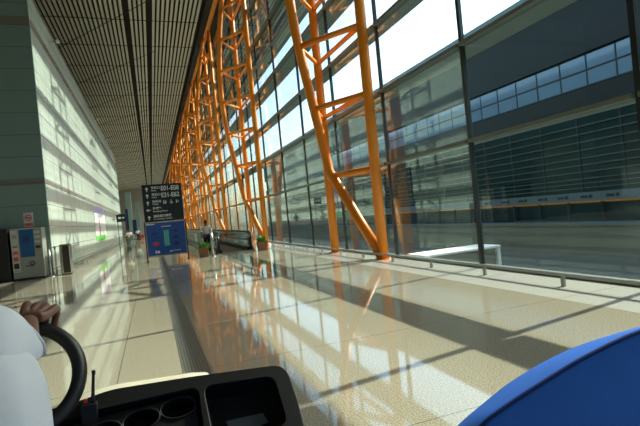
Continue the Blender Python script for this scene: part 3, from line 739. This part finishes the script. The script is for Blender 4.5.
def seat_back(mirror_c, name):
    rear = [(-0.10, 0.78), (-0.085, 1.02), (-0.045, 1.20), (-0.005, 1.28), (0.037, 1.326), (0.075, 1.347), (0.154, 1.377), (0.219, 1.399), (0.316, 1.422), (0.42, 1.428)]
    front = [(-0.13, 0.78), (-0.115, 1.00), (-0.065, 1.19), (-0.01, 1.262), (0.037, 1.296), (0.083, 1.322), (0.139, 1.350), (0.216, 1.376), (0.289, 1.391), (0.42, 1.405)]
    def sm(L):
        o = bez([(a, b_, 0) for a, b_ in L], 4); return [(p.x, p.y) for p in o]
    def full(L):
        L = sm(L); return L + [(0.84 - a, b_) for a, b_ in reversed(L[:-1])]
    ra, fa = full(rear), full(front)
    def pt(s, z, off): return W(P0 + U * s + F * off + UP * z)
    cen = lambda L: (sum(p[0] for p in L) / len(L), sum(p[1] for p in L) / len(L))
    def shrink(L, k):
        c = (0.42, 1.0); return [(c[0] + (p[0] - c[0]) * k, c[1] + (p[1] - c[1]) * k) for p in L]
    m = MB(); R = [[pt(a, b_, -0.008) for a, b_ in shrink(ra, 0.90)], [pt(a, b_, -0.003) for a, b_ in shrink(ra, 0.985)], [pt(a, b_, 0.0) for a, b_ in ra], [pt(a, b_, 0.01) for a, b_ in ra], [pt(a, b_, 0.075) for a, b_ in fa],
                   [pt(a, b_, 0.088) for a, b_ in shrink(fa, 0.97)], [pt(a, b_, 0.095) for a, b_ in shrink(fa, 0.9)]]
    m.rings(R, True); sb = m.build(name, M['blue'], cart)
    MB().tube([pt(a, b_, 0.0) for a, b_ in ra], 0.0032, 6).build('piping', M['blue_pipe'], sb)
    return sb
seat_back(0, 'seat_back')
# driver's backrest, out of the picture to the left
bevel(MB().box(-0.76, -0.20, -0.22, -0.12, 0.64, 1.05).build('driver_backrest', M['blue'], cart), 0.04, 3)
# steering wheel
WC = Vector((-0.42, 1.68, 1.225)); WN = Vector((0.12, -0.87, 0.46)).normalized()
WU = (UP - WN * UP.dot(WN)).normalized(); WR = WU.cross(WN).normalized()
if WR.x < 0: WR = -WR
def wp(a, r=0.162, n=0.0): return WC + WR * (r * math.cos(a)) + WU * (r * math.sin(a)) + WN * n
sw = MB().tube([W(wp(2 * PI * k / 48)) for k in range(48)], 0.0225, 14, close=True).build('steering_wheel', M['rubber'], cart)
MB().tube([W(WC - WN * 0.05), W(WC - WN * 0.02), W(WC + WN * 0.0)], [0.05, 0.055, 0.045], 18).build('wheel_hub', M['dash'], sw)
for a in (math.radians(215), math.radians(-62), math.radians(-118)):
    MB().tube([W(WC - WN * 0.02), W(wp(a, 0.155))], [0.016, 0.012], 8).build('spoke', M['dash'], sw)
MB().tube([W(WC - WN * 0.05), W(WC - WN * 0.42)], 0.035, 14).build('steering_column', M['dash'], cart)
# handheld radio standing in a holder left of the cups
RB = DO + U * (-0.300) + DV * (-0.04)
rd = thing('handheld_radio', tuple(RB - UP * 0.06), 'black two-way radio with stub antenna standing beside the steering wheel', 'radio')
bevel(MB().box(-0.026, 0.026, -0.018, 0.018, -0.05, 0.075).build('radio_body', M['dash'], rd), 0.005)
MB().tube([(0.012, 0, 0.075), (0.013, 0, 0.09), (0.021, 0.0, 0.165), (0.022, 0, 0.168), (0.0225, 0, 0.18)], [0.0075, 0.006, 0.0045, 0.0065, 0.006], 10).build('antenna', M['rubber'], rd)
MB().tube([(-0.010, 0, 0.074), (-0.010, 0, 0.09)], 0.007, 10).build('knob', M['red'], rd)

# ================================================================ DRIVER
dr = thing('person', (-0.525, 1.10, 0.66), 'cart driver in a white shirt, brown right hand gripping the steering wheel', 'person')
DI = Matrix.Translation((-0.525, 1.10, 0.66)).inverted()
def L(p): return DI @ Vector(p)
GA = math.radians(72); G = wp(GA)
tang = (-WR * math.sin(GA) + WU * math.cos(GA)).normalized() * -1      # along the rim, towards image right
rad = (G - WC).normalized()
wrist = G + WN * 0.085 - tang * 0.012 - rad * 0.004
CX, CY, CZ_ = -0.525, 1.10, 0.025
def B(x, y, z): return Vector((CX + x, CY + y, z + CZ_))
elbow = Vector((-0.330, 1.36, 1.365))
shoulder = B(0.195, 0.10, 1.405); neck = B(0, 0.08, 1.46)
lsh = B(-0.205, 0.10, 1.405); lel = B(-0.25, 0.36, 1.25); lwr = wp(math.radians(165)) + WN * 0.05
V = [B(0, 0.01, 0.86), B(0, 0.03, 1.10), B(0, 0.06, 1.33), neck, B(0, 0.105, 1.54), B(0, 0.125, 1.63), B(0, 0.115, 1.715),
     shoulder, elbow, wrist * 0.55 + elbow * 0.45, wrist, lsh, lel, lwr,
     B(0.09, 0.05, 0.78), B(0.11, 0.45, 0.78), B(0.12, 0.52, 0.42), B(0.12, 0.64, 0.365), B(-0.09, 0.05, 0.78), B(-0.11, 0.45, 0.78), B(-0.11, 0.52, 0.42), B(-0.11, 0.64, 0.365)]
E = [(0, 1), (1, 2), (2, 3), (3, 4), (4, 5), (5, 6), (2, 7), (7, 8), (8, 9), (9, 10), (2, 11), (11, 12), (12, 13), (0, 14), (14, 15), (15, 16), (16, 17), (0, 18), (18, 19), (19, 20), (20, 21)]
r = [0.14, 0.13, 0.135, 0.06, 0.075, 0.098, 0.075, 0.065, 0.043, 0.034, 0.027, 0.065, 0.045, 0.028, 0.085, 0.06, 0.05, 0.04, 0.085, 0.06, 0.05, 0.04]
body = link('body', skin_mesh('body', [L(p) for p in V], E, r, 0, 2), M['skin'], dr)
def hand(grip, wr, T_, R_, N_, thumb_dir):
    vs, es, rs = [], [], []
    def ad(p, rr_, par=None):
        vs.append(L(p)); rs.append(rr_)
        if par is not None: es.append((par, len(vs) - 1))
        return len(vs) - 1
    w0 = ad(wr, 0.027)
    for i in range(4):
        o = T_ * ((i - 1.5) * 0.0275); ln = (0.92, 1.0, 0.97, 0.82)[3 - i] if thumb_dir < 0 else (0.82, 0.97, 1.0, 0.92)[3 - i]
        mc = ad(wr * 0.45 + (grip + N_ * 0.040 + R_ * 0.050) * 0.55 + o * 0.75, 0.0165, w0)
        kn = ad(grip + o * 1.04 + N_ * 0.030 + R_ * (0.064 + 0.006 * ln), 0.0150, mc)
        a = ad(grip + o * 1.04 - N_ * 0.016 * ln + R_ * 0.047, 0.0125, kn)
        b_ = ad(grip + o - N_ * 0.036 + R_ * 0.012, 0.0112, a)
        c_ = ad(grip + o * 0.97 - N_ * 0.026 - R_ * 0.020 * ln, 0.010, b_)
    t1 = ad(wr * 0.55 + grip * 0.45 + T_ * thumb_dir * 0.036 + N_ * 0.012, 0.0145, w0)
    t2 = ad(grip + T_ * thumb_dir * 0.050 + N_ * 0.026 - R_ * 0.006, 0.0115, t1)
    ad(grip + T_ * thumb_dir * 0.058 - N_ * 0.004 - R_ * 0.028, 0.009, t2)
    return skin_mesh('hand', vs, es, rs, 0, 2)
link('hand', hand(G, wrist, tang, rad, WN, -1), M['skin'], dr)
GL = wp(math.radians(165)); 
link('hand', hand(GL, lwr, (-WR * math.sin(math.radians(165)) + WU * math.cos(math.radians(165))), (GL - WC).normalized(), WN, 1), M['skin'], dr)
# shirt: torso with the left sleeve, and the right sleeve with its open cuff
def torso():
    m = MB(); R = []; n = 32
    for z, rx, ry, dx, dy in ((0.80, 0.205, 0.15, 0.02, 0.03), (0.95, 0.215, 0.155, 0.025, 0.035), (1.12, 0.225, 0.155, 0.03, 0.05), (1.26, 0.228, 0.15, 0.025, 0.06),
                              (1.36, 0.225, 0.135, 0.01, 0.07), (1.43, 0.20, 0.11, 0.0, 0.08), (1.475, 0.13, 0.085, 0, 0.08), (1.50, 0.075, 0.07, 0, 0.085), (1.525, 0.066, 0.066, 0, 0.09)):
        ring = []
        for k in range(n):
            a = 2 * PI * k / n; wv = 1 + 0.018 * math.sin(5 * a + z * 14) + 0.012 * math.sin(11 * a - z * 9)
            c, s_ = math.cos(a), math.sin(a); e = 0.8
            ring.append(L(B(dx + (0.035 if z < 1.4 else 0.0) + rx * wv * math.copysign(abs(c) ** e, c), dy + ry * wv * math.copysign(abs(s_) ** e, s_), z)))
        R.append(ring)
    m.rings(R, True)
    m.tube([L(lsh + Vector((0.06, 0, 0.0))), L(lsh), L(lsh * 0.5 + lel * 0.5), L(lel * 0.9 + lsh * 0.1)], [0.09, 0.092, 0.085, 0.078], 18)
    o = m.build('shirt', M['shirt'], dr); q = o.modifiers.new('sub', 'SUBSURF'); q.levels = 1; q.render_levels = 1
torso()
def sleeve():
    A_ = shoulder + Vector((-0.05, -0.03, 0.0)); n = 28
    cuff = Vector((-0.318, 1.352, 1.412)); nd = Vector((0.60, 0.62, 0.50)).normalized()
    d0 = (cuff - A_).normalized(); outer_, inner_ = [], []
    st_ = ((-0.42, 0.02), (-0.30, 0.070), (0.0, 0.100), (0.35, 0.096), (0.70, 0.080), (1.0, 0.064))
    for i, (t, q) in enumerate(st_):
        c = A_ + (cuff - A_) * t
        d = (d0 * (1 - max(0, t) ** 2) + nd * max(0, t) ** 2).normalized()
        u = d.cross(UP).normalized(); v = u.cross(d)
        ring, ring2 = [], []
        for k in range(n):
            a = 2 * PI * k / n; wv = 1 + 0.03 * math.sin(3 * a + i * 1.3) + 0.02 * math.sin(7 * a + i * 2.1)
            off = u * math.cos(a) * q * wv * (0.8 if i == 5 else 0.95) + v * math.sin(a) * q * wv
            ring.append(L(c + off)); ring2.append(L(c + off * 0.95 - d * 0.004))
        outer_.append(ring); inner_.append(ring2)
    m = MB(); m.rings(outer_ + inner_[::-1][:3], False); m.f.append(tuple(range(n - 1, -1, -1))); m.sm.append(True)
    hem = MB().tube([p for p in outer_[-1]], 0.0035, 6, close=True)
    s_ = m.build('sleeve', M['shirt'], dr); hem.build('hem', M['shirt'], s_)
    ssm = s_.modifiers.new('sub', 'SUBSURF'); ssm.levels = 2; ssm.render_levels = 2
sleeve()
link('trousers', skin_mesh('trousers', [L(V[i]) for i in (0, 14, 15, 16, 18, 19, 20)], [(0, 1), (1, 2), (2, 3), (0, 4), (4, 5), (5, 6)], [(0.17, 0.14), 0.10, 0.075, 0.065, 0.10, 0.075, 0.065], 0, 2), M['trousers'], dr)
hc = L(B(0, 0.105, 1.665))
MB().ellipsoid(tuple(hc), 0.098, 0.105, 0.105, 20, 12).build('hair', M['hair'], dr)
for s in (-1, 1):
    e_ = L(B(s * 0.034, 0.212, 1.625)); MB().ellipsoid(tuple(e_), 0.013, 0.011, 0.009, 12, 8).build('eye', M['eye'], body)
    e_ = L(B(s * 0.098, 0.115, 1.615)); MB().ellipsoid(tuple(e_), 0.012, 0.024, 0.034, 12, 8).build('ear', M['skin'], body)
n0 = L(B(0, 0.228, 1.595)); MB().ellipsoid(tuple(n0), 0.015, 0.02, 0.024, 12, 8).build('nose', M['skin'], body)
n0 = L(B(0, 0.212, 1.557)); MB().ellipsoid(tuple(n0), 0.024, 0.010, 0.007, 12, 8).build('mouth', M['wood'], body)
